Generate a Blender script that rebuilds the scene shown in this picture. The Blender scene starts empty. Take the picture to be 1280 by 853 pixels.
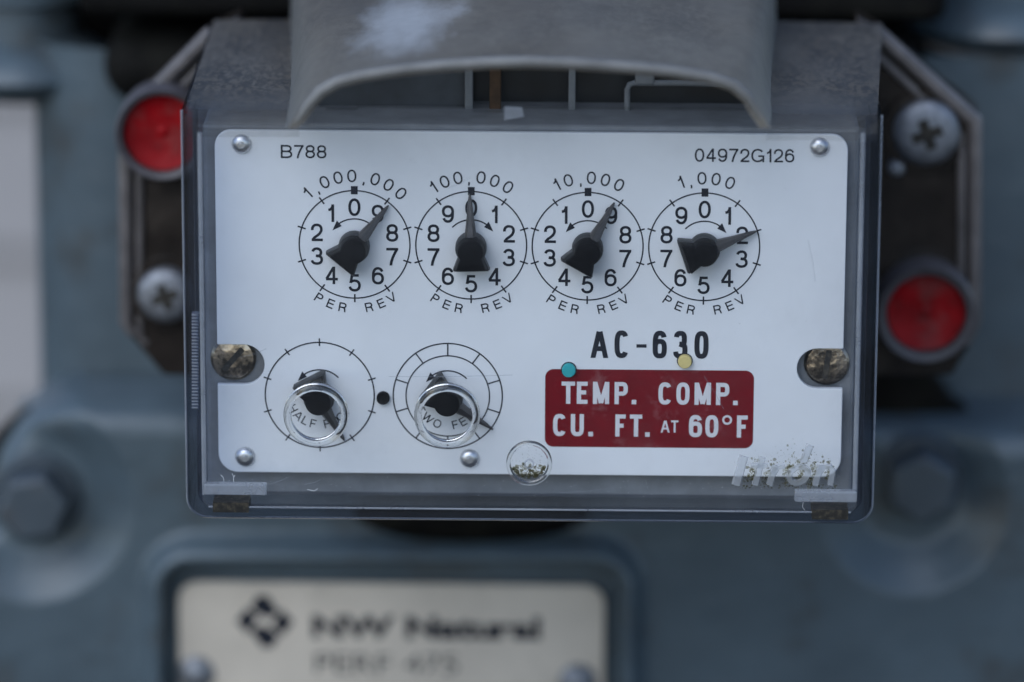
import bpy, bmesh, math, random, os
from mathutils import Vector, Matrix

random.seed(7)
R = math.radians
C = bpy.context.scene.collection
MM = 0.001
Z0 = 0.9                      # height of the dial plate's centre above datum (m)

# ------------------------------------------------------------------ camera
LENS, PITCH, YAW, ROLL, DIST = 172.0, R(15.3), R(0.95), R(0.22), 860.0
FPX = LENS / 36.0 * 1280.0
_f = Vector((-math.sin(YAW) * math.cos(PITCH), math.cos(YAW) * math.cos(PITCH), -math.sin(PITCH)))
_r = Vector((math.cos(YAW), math.sin(YAW), 0.0))
_u = _r.cross(_f)
cam_pos = -_f * DIST          # mm; the view axis meets the dial plate at the origin
_r2 = _r * math.cos(ROLL) + _u * math.sin(ROLL)
_u2 = -_r * math.sin(ROLL) + _u * math.cos(ROLL)
cd = bpy.data.cameras.new('camera')
cam = bpy.data.objects.new('camera', cd); C.objects.link(cam)
cam.matrix_world = Matrix.Translation(cam_pos * MM + Vector((0, 0, Z0))) @ Matrix((_r2, _u2, -_f)).transposed().to_4x4()
cd.lens = LENS; cd.sensor_width = 36.0; cd.clip_start = 0.02; cd.clip_end = 200.0
cd.dof.use_dof = True; cd.dof.focus_distance = 0.857; cd.dof.aperture_fstop = 6.6
bpy.context.scene.camera = cam

# ------------------------------------------------------------------ sky, sun, exposure
SUN_EL, SUN_AZ = R(43), R(-32)            # high, from the viewer's left, over the shoulder
w = bpy.data.worlds.new('World'); bpy.context.scene.world = w; w.use_nodes = True
nt = w.node_tree; nt.nodes.clear()
sky = nt.nodes.new('ShaderNodeTexSky'); sky.sky_type = 'NISHITA'; sky.sun_disc = False
sky.sun_elevation = SUN_EL; sky.sun_rotation = math.pi + SUN_AZ * -1
sky.air_density = 1.0; sky.dust_density = 1.0; sky.ozone_density = 1.0
hs = nt.nodes.new('ShaderNodeHueSaturation'); hs.inputs['Saturation'].default_value = 0.85
bg = nt.nodes.new('ShaderNodeBackground'); bg.inputs['Strength'].default_value = 0.10
wo = nt.nodes.new('ShaderNodeOutputWorld')
nt.links.new(sky.outputs[0], hs.inputs['Color']); wb = nt.nodes.new('ShaderNodeMix'); wb.data_type = 'RGBA'; wb.blend_type = 'MULTIPLY'; wb.inputs[0].default_value = 1; wb.inputs[7].default_value = (.835, .925, 1.05, 1)   # cool white balance
nt.links.new(hs.outputs[0], wb.inputs[6]); nt.links.new(wb.outputs[2], bg.inputs[0]); nt.links.new(bg.outputs[0], wo.inputs[0])
ld = bpy.data.lights.new('sun', 'SUN'); ld.energy = 0.6; ld.angle = R(50); ld.color = (0.86, 0.93, 1.0)
sun = bpy.data.objects.new('sun', ld); C.objects.link(sun)
sd = Vector((math.sin(SUN_AZ) * math.cos(SUN_EL), -math.cos(SUN_AZ) * math.cos(SUN_EL), math.sin(SUN_EL)))   # towards the sun
sun.rotation_euler = sd.to_track_quat('Z', 'Y').to_euler()
sc = bpy.context.scene
sc.view_settings.view_transform = 'Standard'; sc.view_settings.look = 'None'
sc.view_settings.exposure = 0.93; sc.view_settings.gamma = 1.0
sc.render.engine = 'CYCLES'
sc.cycles.use_denoising = True
sc.cycles.max_bounces = 14; sc.cycles.transparent_max_bounces = 40; sc.cycles.transmission_bounces = 12
sc.cycles.glossy_bounces = 6; sc.cycles.diffuse_bounces = 5
sc.cycles.caustics_reflective = False

# ------------------------------------------------------------------ measuring: a photo pixel seen at a depth Y (mm behind the plate)
def P(px, py, Y=0.0):
    d = _f + _r2 * ((px - 640.0) / FPX) + _u2 * ((426.5 - py) / FPX)
    t = (Y - cam_pos.y) / d.y
    return cam_pos + d * t
def S(Y=0.0): return 0.14008 * (DIST + Y) / DIST        # mm per pixel at that depth

# ------------------------------------------------------------------ materials
def nn(m, t): return m.node_tree.nodes.new(t)
def lk(m, a, b): m.node_tree.links.new(a, b)
def base(name):
    m = bpy.data.materials.new(name); m.use_nodes = True
    return m, m.node_tree.nodes['Principled BSDF'], m.node_tree.nodes['Material Output']
def noise(m, scale, detail=4, rough=.55, vec=None):
    n = nn(m, 'ShaderNodeTexNoise'); n.inputs['Scale'].default_value = scale; n.inputs['Detail'].default_value = detail
    n.inputs['Roughness'].default_value = rough
    if vec is None:
        g = nn(m, 'ShaderNodeNewGeometry'); vec = g.outputs['Position']
    lk(m, vec, n.inputs['Vector'])
    return n.outputs['Fac']
def ramp(m, fac, stops):
    r = nn(m, 'ShaderNodeValToRGB'); lk(m, fac, r.inputs[0])
    e = r.color_ramp.elements
    while len(e) < len(stops): e.new(.5)
    for k, (p, c) in enumerate(stops):
        e[k].position = p; e[k].color = (*c, 1) if len(c) == 3 else c
    return r.outputs[0]
def g1(v): return (v, v, v)
def mixc(m, fac, a, b):
    x = nn(m, 'ShaderNodeMix'); x.data_type = 'RGBA'
    if isinstance(fac, (int, float)): x.inputs[0].default_value = fac
    else: lk(m, fac, x.inputs[0])
    for i, v in ((6, a), (7, b)):
        if isinstance(v, tuple): x.inputs[i].default_value = (*v, 1)
        else: lk(m, v, x.inputs[i])
    return x.outputs[2]
def bump(m, b, h, strength, dist):
    n = nn(m, 'ShaderNodeBump'); n.inputs['Strength'].default_value = strength; n.inputs['Distance'].default_value = dist
    lk(m, h, n.inputs['Height']); lk(m, n.outputs[0], b.inputs['Normal'])
def simple(name, col, rough=.5, metal=0.0, vary=.15, scale=400, bmp=0.0, dirt=None, coat=0.0):
    m, b, o = base(name)
    lo = tuple(c * (1 - vary) for c in col); hi = tuple(min(1, c * (1 + vary)) for c in col)
    c = ramp(m, noise(m, scale), [(.3, lo), (.7, hi)])
    if dirt:
        c = mixc(m, ramp(m, noise(m, dirt[2], 6, .7), [(dirt[3], g1(0)), (dirt[4], g1(dirt[1]))]), c, dirt[0])
    lk(m, c, b.inputs['Base Color'])
    b.inputs['Roughness'].default_value = rough; b.inputs['Metallic'].default_value = metal
    b.inputs['Coat Weight'].default_value = coat
    if bmp: bump(m, b, noise(m, scale * 3, 3), .5, bmp)
    return m

M = {}
M['paint'] = simple('blue_grey_paint', (.076, .104, .122), .36, 0, .14, 60, .0006, ((.045, .036, .026), .75, 34, .53, .70))
M['bolt'] = simple('weathered_bolt_paint', (.052, .068, .082), .5, 0, .2, 90, .0003, ((.07, .05, .035), .6, 90, .55, .7))
M['hub_skirt'] = simple('dull_grey_plastic', (.026, .028, .031), .5, 0, .2, 500)
M['grime'] = simple('oily_dark_casting', (.006, .0055, .005), .75, 0, .4, 90, .0003, ((.03, .028, .02), .6, 40, .5, .8))  # near-black colour carries the shade around the index along with oily dirt
M['plate'] = simple('white_enamel', (.83, .84, .85), .38, 0, .055, 38, 0, ((.36, .35, .33), .55, 620, .68, .74))
M['ink'] = simple('black_ink', (.018, .021, .030), .5, 0, .2, 900)
M['red_ink'] = simple('dark_red_ink', (.18, .004, .010), .42, 0, .12, 300, 0, ((.40, .22, .22), .5, 170, .55, .8))
M['white_ink'] = simple('white_print', (.74, .72, .73), .45, 0, .05, 500)
M['black_plastic'] = simple('black_moulded_plastic', (.005, .0055, .007), .55, 0, .3, 700, .00003)
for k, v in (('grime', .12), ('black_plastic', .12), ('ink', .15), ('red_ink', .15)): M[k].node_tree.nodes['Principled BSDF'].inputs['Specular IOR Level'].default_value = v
M['needle'] = simple('worn_dark_needle', (.045, .042, .042), .45, 0, .3, 500)
M['alu'] = simple('aluminium', (.70, .70, .71), .36, 1, .1, 900, .00003)
M['zinc'] = simple('zinc_plated_steel', (.27, .28, .30), .6, 1, .2, 500, .00005)
M['brass'] = simple('tarnished_brass', (.55, .44, .32), .28, 1, .5, 160, .0006, ((.05, .045, .04), .9, 150, .50, .60))
M['red_cap'] = simple('red_plastic', (.27, .002, .005), .55, 0, .35, 160, .0004, ((.20, .055, .05), .8, 120, .50, .68))
M['red_cap'].node_tree.nodes['Principled BSDF'].inputs['Specular IOR Level'].default_value = .2
M['collar'] = simple('grey_brown_plastic', (.075, .068, .072), .5, 0, .2, 300)
M['wing'] = simple('smoky_plastic', (.026, .020, .016), .16, 0, .4, 120, .0001, ((.10, .085, .07), .5, 60, .55, .8))
M['rim'] = simple('scuffed_clear_rim', (.135, .122, .118), .3, 0, .25, 200, .0001)
M['base'] = simple('dark_grey_base', (.21, .22, .23), .5, 0, .2, 160, .0001)
M['mech'] = simple('mechanism_black', (.010, .013, .017), .3, 0, .5, 120)
M['mech_block'] = simple('blue_grey_block', (.055, .065, .078), .5, 0, .3, 140)
M['bar'] = simple('pale_grey_metal', (.20, .215, .23), .5, 0, .1, 300)
M['rust'] = simple('rusty_strip', (.07, .038, .018), .7, 0, .4, 400)
M['teal'] = simple('teal_plastic', (.03, .40, .42), .4, 0, .08, 500)
M['yellow'] = simple('pale_yellow_plastic', (.74, .60, .24), .4, 0, .08, 500)
M['badge'] = simple('aged_cream_plate', (.59, .52, .43), .45, 0, .08, 90, 0, ((.30, .27, .22), .5, 60, .55, .8))
M['moss'] = simple('dry_moss', (.15, .13, .06), .9, 0, .5, 900)
M['dark_moss'] = simple('dark_moss', (.05, .05, .025), .9, 0, .5, 900)
M['wall'] = simple('pale_siding', (.38, .355, .345), .7, 0, .06, 20)
M['ground'] = simple('dark_soil', (.05, .045, .038), .9, 0, .2, 8)
M['lint'] = simple('white_lint', (.75, .75, .75), .8, 0, .05, 900)

def two_sided_fresnel(m, ior):
    g = nn(m, 'ShaderNodeNewGeometry'); x = nn(m, 'ShaderNodeMix'); x.data_type = 'FLOAT'
    lk(m, g.outputs['Backfacing'], x.inputs[0]); x.inputs[2].default_value = ior; x.inputs[3].default_value = 1 / ior
    f = nn(m, 'ShaderNodeFresnel'); lk(m, x.outputs[0], f.inputs[0]); return f
def clear_mat(name, dust, tint=(.93, .95, .97), dustcol=(.42, .42, .40), rough=.03, speck=.25, gl=1.45, patchy=False):
    """thin clear plastic: see-through, fresnel gloss, a film of dust"""
    m = bpy.data.materials.new(name); m.use_nodes = True
    t = m.node_tree; t.nodes.clear()
    out = nn(m, 'ShaderNodeOutputMaterial')
    tr = nn(m, 'ShaderNodeBsdfTransparent'); tr.inputs[0].default_value = (*tint, 1)
    df = nn(m, 'ShaderNodeBsdfDiffuse'); df.inputs[0].default_value = (*dustcol, 1)
    tl = nn(m, 'ShaderNodeBsdfTranslucent'); tl.inputs[0].default_value = (*dustcol, 1)
    md = nn(m, 'ShaderNodeMixShader'); md.inputs[0].default_value = .35; lk(m, df.outputs[0], md.inputs[1]); lk(m, tl.outputs[0], md.inputs[2])
    a = ramp(m, noise(m, 45, 6, .65), [(.3, g1(dust * .55)), (.75, g1(min(1, dust * 1.35)))])
    if patchy: a = ramp(m, noise(m, 38, 9, .72), [(.40, g1(dust * .15)), (.56, g1(dust)), (.74, g1(dust * 4.5))])
    b = ramp(m, noise(m, 1500, 3, .6), [(.66, g1(0)), (.80, g1(speck))])
    s = nn(m, 'ShaderNodeMath'); s.operation = 'ADD'; s.use_clamp = True; lk(m, a, s.inputs[0]); lk(m, b, s.inputs[1])
    m1 = nn(m, 'ShaderNodeMixShader'); lk(m, s.outputs[0], m1.inputs[0]); lk(m, tr.outputs[0], m1.inputs[1]); lk(m, md.outputs[0], m1.inputs[2])
    fr = two_sided_fresnel(m, gl)
    gs = nn(m, 'ShaderNodeBsdfGlossy'); gs.inputs['Roughness'].default_value = rough
    m2 = nn(m, 'ShaderNodeMixShader'); lk(m, fr.outputs[0], m2.inputs[0]); lk(m, m1.outputs[0], m2.inputs[1]); lk(m, gs.outputs[0], m2.inputs[2])
    lk(m, m2.outputs[0], out.inputs[0])
    return m
M['pane'] = clear_mat('clear_front_pane', .012, (.988, .992, .995), (.55, .55, .54), speck=.07, patchy=True)
M['shell'] = clear_mat('clear_cover_wall', .035, (.70, .74, .82), (.45, .46, .47), .08, .2)
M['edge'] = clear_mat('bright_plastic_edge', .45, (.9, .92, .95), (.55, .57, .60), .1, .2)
M['moss_film'] = clear_mat('green_brown_film', .55, (.9, .88, .78), (.10, .092, .042), .5, .3, 1.02)
M['moss_thin'] = clear_mat('thin_green_film', .28, (.93, .92, .84), (.13, .12, .07), .5, .3, 1.02)
M['slot'] = simple('dirty_slot', (.018, .016, .012), .8, 0, .6, 900, 0, ((.07, .055, .035), .7, 900, .5, .6))
gm, gb, go = base('moulded_glass_ring')
gb.inputs['Base Color'].default_value = (.97, .97, .96, 1); gb.inputs['Transmission Weight'].default_value = 1; gb.inputs['Roughness'].default_value = .03; gb.inputs['IOR'].default_value = 1.5
M['ring'] = gm

def frost_mat(name, patch=None, gain=1.0, grit=1.0):
    """weathered clear plastic: chalky grey-brown, grit in it, still lets light through"""
    m = bpy.data.materials.new(name); m.use_nodes = True
    m.node_tree.nodes.clear()
    out = nn(m, 'ShaderNodeOutputMaterial')
    gp = nn(m, 'ShaderNodeNewGeometry'); st = nn(m, 'ShaderNodeVectorMath'); st.operation = 'MULTIPLY'
    lk(m, gp.outputs['Position'], st.inputs[0]); st.inputs[1].default_value = (1, .38, 1); V = st.outputs[0]
    t3 = lambda *c: tuple(x * gain for x in c)
    c = ramp(m, noise(m, 35, 6, .65, V), [(.3, t3(.22, .178, .132)), (.52, t3(.335, .295, .238)), (.75, t3(.43, .40, .34))])
    c = mixc(m, ramp(m, noise(m, 30, 5, .7, V), [(.40, g1(.1)), (.58, g1(.85 * grit))]), c, t3(.21, .155, .092))
    gr = nn(m, 'ShaderNodeMath'); gr.operation = 'MULTIPLY'
    lk(m, ramp(m, noise(m, 1000, 3, .8, V), [(.44, g1(0)), (.53, g1(1))]), gr.inputs[0]); lk(m, ramp(m, noise(m, 60, 4, .6, V), [(.38, g1(.15 * grit)), (.54, g1(.95 * grit))]), gr.inputs[1])
    c = mixc(m, gr.outputs[0], c, (.018, .015, .011))
    if patch:
        tc = nn(m, 'ShaderNodeNewGeometry'); sub = nn(m, 'ShaderNodeVectorMath'); sub.operation = 'SUBTRACT'
        lk(m, tc.outputs['Position'], sub.inputs[0]); sub.inputs[1].default_value = patch
        mul = nn(m, 'ShaderNodeVectorMath'); mul.operation = 'MULTIPLY'; lk(m, sub.outputs[0], mul.inputs[0]); mul.inputs[1].default_value = (1, .42, 0)
        ln = nn(m, 'ShaderNodeVectorMath'); ln.operation = 'LENGTH'; lk(m, mul.outputs[0], ln.inputs[0])
        nz = nn(m, 'ShaderNodeMath'); nz.operation = 'MULTIPLY_ADD'; lk(m, noise(m, 170, 7, .7, V), nz.inputs[0]); nz.inputs[1].default_value = .018; lk(m, ln.outputs['Value'], nz.inputs[2])
        pf = ramp(m, nz.outputs[0], [(.0145, g1(.95)), (.0172, g1(0))])
        c = mixc(m, pf, c, (.80, .81, .82))
    df = nn(m, 'ShaderNodeBsdfDiffuse'); lk(m, c, df.inputs[0])
    tl = nn(m, 'ShaderNodeBsdfTranslucent'); tl.inputs[0].default_value = (.88, .86, .82, 1)
    tr = nn(m, 'ShaderNodeBsdfTransparent'); tr.inputs[0].default_value = (.9, .9, .9, 1)
    a = nn(m, 'ShaderNodeMixShader'); a.inputs[0].default_value = .5; lk(m, df.outputs[0], a.inputs[1]); lk(m, tl.outputs[0], a.inputs[2])
    b = nn(m, 'ShaderNodeMixShader'); sx = nn(m, 'ShaderNodeSeparateXYZ'); gp = nn(m, 'ShaderNodeNewGeometry'); lk(m, gp.outputs['Position'], sx.inputs[0])
    mr = nn(m, 'ShaderNodeMapRange'); lk(m, sx.outputs['Y'], mr.inputs[0]); mr.inputs[1].default_value = -.008 if not patch else -.03; mr.inputs[2].default_value = .010 if not patch else -.02; mr.inputs[3].default_value = .55; mr.inputs[4].default_value = 0
    ad = nn(m, 'ShaderNodeMath'); ad.operation = 'ADD'; ad.use_clamp = True
    lk(m, ramp(m, noise(m, 48, 4, .6), [(.35, g1(.16)), (.7, g1(.5))]), ad.inputs[0]); lk(m, mr.outputs[0], ad.inputs[1]); lk(m, ad.outputs[0], b.inputs[0]); lk(m, a.outputs[0], b.inputs[1]); lk(m, tr.outputs[0], b.inputs[2])
    gs = nn(m, 'ShaderNodeBsdfGlossy'); gs.inputs['Roughness'].default_value = .55; gs.inputs[0].default_value = (.30, .30, .30, 1)
    fr = two_sided_fresnel(m, 1.4)
    e = nn(m, 'ShaderNodeMixShader'); lk(m, fr.outputs[0], e.inputs[0]); lk(m, b.outputs[0], e.inputs[1]); lk(m, gs.outputs[0], e.inputs[2])
    lk(m, e.outputs[0], out.inputs[0])
    return m
pt = P(505, 30, 5)
M['frost'] = frost_mat('weathered_plastic_top', None, .88, 1.0)
M['hood'] = frost_mat('weathered_plastic_hood', (pt.x * MM, 0.006, 0), 1.02, .35)
M['lip'] = simple('weathered_plastic_lip', (.17, .165, .155), .5, 0, .3, 120)

# ------------------------------------------------------------------ mesh building (mm in, metres out)
class MB:
    def __init__(s): s.v, s.f = [], []
    def add(s, vs, fs):
        k = len(s.v); s.v += [Vector(v) for v in vs]; s.f += [[i + k for i in f] for f in fs]; return s
    def grid(s, rows, closed=False):
        n = len(rows[0]); vs = [p for r in rows for p in r]; fs = []
        for j in range(len(rows) - 1):
            for i in range(n if closed else n - 1):
                i2 = (i + 1) % n
                fs.append([j * n + i, j * n + i2, (j + 1) * n + i2, (j + 1) * n + i])
        return s.add(vs, fs)
    def prism(s, pts, Y0, Y1):
        """outline given as (x, z) mm, from depth Y0 (front) to Y1"""
        n = len(pts)
        vs = [(x, Y0, z) for x, z in pts] + [(x, Y1, z) for x, z in pts]
        fs = [list(range(n)), list(range(2 * n - 1, n - 1, -1))] + [[i, i + n, (i + 1) % n + n, (i + 1) % n] for i in range(n)]
        return s.add(vs, fs)
    def sheet(s, pts, Y): return s.add([(x, Y, z) for x, z in pts], [list(range(len(pts)))])
    def box(s, a, b):
        return s.prism([(a[0], a[2]), (b[0], a[2]), (b[0], b[2]), (a[0], b[2])], a[1], b[1])
    def lathe(s, prof, cx, cz, n=40, axis='Y', cy=0):
        """profile of (radius, depth) turned about the Y axis at (cx, cz) - or about Z with cy"""
        rows = []
        for r, y in prof:
            row = []
            for k in range(n):
                a = 2 * math.pi * k / n
                row.append((cx + r * math.cos(a), y, cz + r * math.sin(a)) if axis == 'Y' else (cx + r * math.cos(a), cy + r * math.sin(a), y))
            rows.append(row)
        return s.grid(rows, True)
    def tube(s, path, r, n=10, close=False):
        rows = []
        N = len(path)
        for i, p in enumerate(path):
            p = Vector(p); a = Vector(path[(i - 1) % N] if (close or i) else path[0]); b = Vector(path[(i + 1) % N] if (close or i < N - 1) else path[-1])
            t = (b - a).normalized(); x = t.cross(Vector((0, 1, 0)) if abs(t.y) < .9 else Vector((0, 0, 1))).normalized(); y = t.cross(x)
            rr = r[i] if isinstance(r, (list, tuple)) else r
            rows.append([p + x * math.cos(2 * math.pi * k / n) * rr + y * math.sin(2 * math.pi * k / n) * rr for k in range(n)])
        if close: rows.append(rows[0])
        s.grid(rows, True)
        if not close:
            k = len(s.v); s.f.append([k - n + i for i in range(n)]); s.f.append([k - n * N + i for i in range(n)][::-1])
        return s
    def build(s, name, mat, parent=None, smooth=False, bevel=0, seg=2, angle=None, kind=None):
        me = bpy.data.meshes.new(name)
        me.from_pydata([(v * MM)[:] for v in s.v], [], s.f)
        bm = bmesh.new(); bm.from_mesh(me)
        bmesh.ops.remove_doubles(bm, verts=bm.verts, dist=1e-7)
        bmesh.ops.recalc_face_normals(bm, faces=bm.faces); bm.to_mesh(me); bm.free()
        me.materials.append(M[mat])
        if smooth or angle:
            me.shade_smooth()
            me.set_sharp_from_angle(angle=R(angle or 35))
        o = bpy.data.objects.new(name, me); C.objects.link(o)
        if parent is not None: o.parent = parent
        else: o.location.z = Z0
        if bevel:
            b = o.modifiers.new('bevel', 'BEVEL'); b.width = bevel * MM; b.segments = seg; b.limit_method = 'ANGLE'; b.angle_limit = R(40)
        if kind: o['kind'] = kind
        return o
def thing(name, label, cat, group=None):
    o = bpy.data.objects.new(name, None); C.objects.link(o); o.empty_display_size = .01
    o.location.z = Z0; o['label'] = label; o['category'] = cat
    if group: o['group'] = group
    return o
def xz(p): return (p.x, p.z)
def outline(pxs, Y): return [xz(P(a, b, Y)) for a, b in pxs]
def rrect(x0, x1, z0, z1, r, n=8):
    rs = r if isinstance(r, (list, tuple)) else [r] * 4       # corners: (x1,z1), (x0,z1), (x0,z0), (x1,z0)
    out = []
    for (cx, cz, a0), q in zip(((x1, z1, 0), (x0, z1, 90), (x0, z0, 180), (x1, z0, 270)), rs):
        sx = -1 if cx == x1 else 1; sz = -1 if cz == z1 else 1
        for k in range(n + 1):
            a = R(a0 + 90 * k / n); out.append((cx + sx * q + q * math.cos(a), cz + sz * q + q * math.sin(a)))
    return out

# ------------------------------------------------------------------ lettering
# (a) print in a plain grotesque: every glyph is drawn as strokes of even width inside a unit box
def el(cx, cy, rx, ry, a0, a1, n=20, p=2.2):
    out = []
    for k in range(n + 1):
        a = R(a0 + (a1 - a0) * k / n); c, q = math.cos(a), math.sin(a)
        out.append((cx + rx * math.copysign(abs(c) ** (2 / p), c), cy + ry * math.copysign(abs(q) ** (2 / p), q)))
    return out
def glyph(ch, p):
    six = [el(.5, .32, .5, .32, 0, 360, 32, p), [(0, .32), (0, .5)] + el(.5, .55, .5, .45, 175, 28, 18, p)]
    pb = [(0, 1), (.5, 1)] + el(.55, .735, .45, .265, 85, -85, 14, p) + [(.5, .47), (0, .47)]
    stem = [(0, -.5), (0, 1.5)]
    G = {
     '0': (.67, [el(.5, .5, .5, .5, 0, 360, 44, p)]), 'O': (.95, [el(.5, .5, .5, .5, 0, 360, 44, p)]),
     '1': (.42, [[(.85, -.2), (.85, 1.2)], [(-.05, .72), (.25, .735), (.55, .80), (.76, .93), (.84, 1.1)]]),
     '2': (.66, [el(.5, .70, .49, .30, 188, -22, 22, p) + [(.82, .43), (.55, .29), (.25, .16), (.06, 0)], [(-.06, 0), (1.5, 0)]]),
     '3': (.67, [el(.48, .745, .44, .255, 168, -78, 20, p) + [(.38, .525)], [(.38, .525)] + el(.48, .265, .52, .265, 78, -172, 22, p)]),
     '4': (.70, [[(.74, -.2), (.74, 1.2)], [(.72, 1.05), (0, .27)], [(-.06, .25), (1.5, .25)]]),
     '5': (.67, [[(.93, 1), (.2, 1), (.08, .50)], [(.06, .49)] + el(.48, .325, .52, .325, 140, -168, 24, p)]),
     '6': (.67, six), '9': (.67, [[(1 - a, 1 - b) for a, b in q] for q in six]),
     '7': (.66, [[(-.5, 1), (1.5, 1)], [(1, 1), (.78, .75), (.56, .45), (.40, .15), (.34, -.2)]]),
     '8': (.67, [el(.5, .755, .45, .245, 0, 360, 30, p), el(.5, .265, .5, .265, 0, 360, 32, p)]),
     ',': (.20, [[(.5, .10), (.5, -.03), (.1, -.20)], [(.5, .0), (.5, .12)]]),
     'A': (.92, [[(-.09, -.2), (.46, 1.05)], [(.54, 1.05), (1.09, -.2)], [(.2, .30), (.8, .30)]]),
     'B': (.80, [stem, [(0, 1), (.5, 1)] + el(.52, .76, .42, .24, 85, -85, 12, p) + [(.5, .52), (0, .52)], [(.5, .52)] + el(.52, .26, .48, .26, 85, -85, 12, p) + [(.5, 0), (0, 0)]]),
     'C': (.90, [el(.5, .5, .5, .5, 36, 324, 34, p)]),
     'E': (.74, [stem, [(0, 1), (1.5, 1)], [(0, 0), (1.5, 0)], [(0, .52), (1.1, .52)]]),
     'F': (.69, [stem, [(0, 1), (1.5, 1)], [(0, .49), (1.02, .49)]]),
     'G': (.92, [el(.5, .5, .5, .5, 38, 322, 34, p), [(.55, .45), (1, .45), (1, -.2)]]),
     'H': (.80, [[(0, -.2), (0, 1.2)], [(1, -.2), (1, 1.2)], [(0, .52), (1, .52)]]),
     'L': (.68, [stem, [(0, 0), (1.5, 0)]]),
     'M': (.98, [[(0, -.2), (0, 1.2)], [(1, -.2), (1, 1.2)], [(.02, 1.05), (.5, -.06)], [(.98, 1.05), (.5, -.06)]]),
     'P': (.76, [stem, pb]), 'R': (.80, [stem, pb, [(.5, .47), (.86, .38), (.93, .2), (1.0, -.1)]]),
     'T': (.78, [[(-.5, 1), (1.5, 1)], [(.5, 1), (.5, -.2)]]),
     'U': (.78, [[(0, 1.2), (0, .36)] + el(.5, .36, .5, .36, 185, 355, 20, p) + [(1, .36), (1, 1.2)]]),
     'V': (.90, [[(-.08, 1.2), (.5, -.05)], [(1.08, 1.2), (.5, -.05)]]),
     'W': (1.25, [[(-.04, 1.2), (.26, -.05)], [(.26, -.05), (.5, 1.05)], [(.5, 1.05), (.74, -.05)], [(.74, -.05), (1.04, 1.2)]]),
    }
    return G[ch]
LAYER = [0]
def put_stroke(mb, ch, x, z, cap, Y, rot=0.0, sx=1.0, st=.14, wfix=None, p=2.2):
    """one printed glyph centred on (x, z), the middle of its cap height; st is the stroke as a share of the cap height"""
    w, strokes = glyph(ch, p)
    W = (w * cap * sx) if wfix is None else wfix
    h = st * cap / 2
    ca, sa = math.cos(rot), math.sin(rot)
    for q, path in enumerate(strokes):
        pts = []
        for u, v in path:
            t = Vector((h + u * (W - 2 * h) - W / 2, h + v * (cap - 2 * h)))
            if not pts or (t - pts[-1]).length > 1e-5: pts.append(t)
        closed = (pts[0] - pts[-1]).length < 1e-4
        if closed: pts.pop()
        n = len(pts); vs = []
        for i in range(n):
            a = pts[i - 1] if (i or closed) else pts[i]; b = pts[(i + 1) % n] if (i < n - 1 or closed) else pts[i]
            d1 = (pts[i] - a); d2 = (b - pts[i])
            if d1.length < 1e-9: d1 = d2
            if d2.length < 1e-9: d2 = d1
            d1 = d1.normalized(); d2 = d2.normalized()
            nn_ = Vector((-d1.y - d2.y, d1.x + d2.x))
            if nn_.length < 1e-6: nn_ = Vector((-d1.y, d1.x))
            nn_.normalize(); k = max(.55, nn_.dot(Vector((-d1.y, d1.x))))
            for sg in (1, -1): vs.append(pts[i] + nn_ * (sg * h / k))
        out = []
        for v in vs:
            yy = v.y if ch == ',' else min(cap, max(0, v.y))
            yy -= cap / 2
            xx = v.x if ch in ',AVW' else max(-W / 2, min(W / 2, v.x))
            out.append((x + xx * ca - yy * sa, Y - .0025 * q, z + xx * sa + yy * ca))
        m = n if closed else n - 1
        mb.add(out, [[2 * i, 2 * i + 1, 2 * ((i + 1) % n) + 1, 2 * ((i + 1) % n)] for i in range(m)])
def put_line(mb, s, x0, x1, z, cap, Y, st=.13, gap=.13):
    ws = [glyph(c, 2.2)[0] for c in s]; tot = sum(ws) + gap * (len(s) - 1); k = (x1 - x0) / (tot * cap); x = x0
    for c, w in zip(s, ws):
        put_stroke(mb, c, x + w * cap * k / 2, z, cap, Y, 0, k, st); x += (w + gap) * cap * k
# (b) Blender's built-in typeface for the badge and the embossed maker's name
_gc = {}
def raw_glyph(s, off=0.0):
    if (s, off) not in _gc:
        c = bpy.data.curves.new('glyph', 'FONT'); c.body = s; c.size = 1; c.resolution_u = 5; c.offset = off
        o = bpy.data.objects.new('glyph', c); m = bpy.data.meshes.new_from_object(o)
        _gc[(s, off)] = ([(v.co.x, v.co.y) for v in m.vertices], [list(q.vertices) for q in m.polygons])
        bpy.data.meshes.remove(m); bpy.data.objects.remove(o); bpy.data.curves.remove(c)
    return _gc[(s, off)]
def wid(s): v = raw_glyph(s)[0]; return max(q[0] for q in v) - min(q[0] for q in v)
CAP = max(q[1] for q in raw_glyph('H')[0])
_II = wid('II')
def adv(ch): return wid('I' + ch + 'I') - _II if ch != ' ' else wid('I I') - _II
def put_char(mb, ch, x, z, cap, Y, rot=0.0, sx=1.0, off=0.0, shear=0.0, depth=0.0, wfix=None):
    if ch == ' ': return
    vs, fs = raw_glyph(ch, off)
    k = cap / CAP
    x0, x1 = min(p[0] for p in vs), max(p[0] for p in vs); cx = (x0 + x1) / 2
    kx = k * sx if wfix is None else wfix / (x1 - x0)
    pts = []
    for a, b in vs:
        u = (a - cx) * kx; v = b * k - cap / 2; pts.append((x + u + shear * v, z + v))
    if depth:
        n = len(pts); ed = {}
        for f in fs:
            for i in range(len(f)): ed[(f[i], f[(i + 1) % len(f)])] = 1
        side = [[a, b, b + n, a + n] for a, b in ed if (b, a) not in ed]
        mb.add([(a, Y, b) for a, b in pts] + [(a, Y + depth, b) for a, b in pts], fs + side)
    else: mb.add([(a, Y, b) for a, b in pts], fs)
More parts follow.
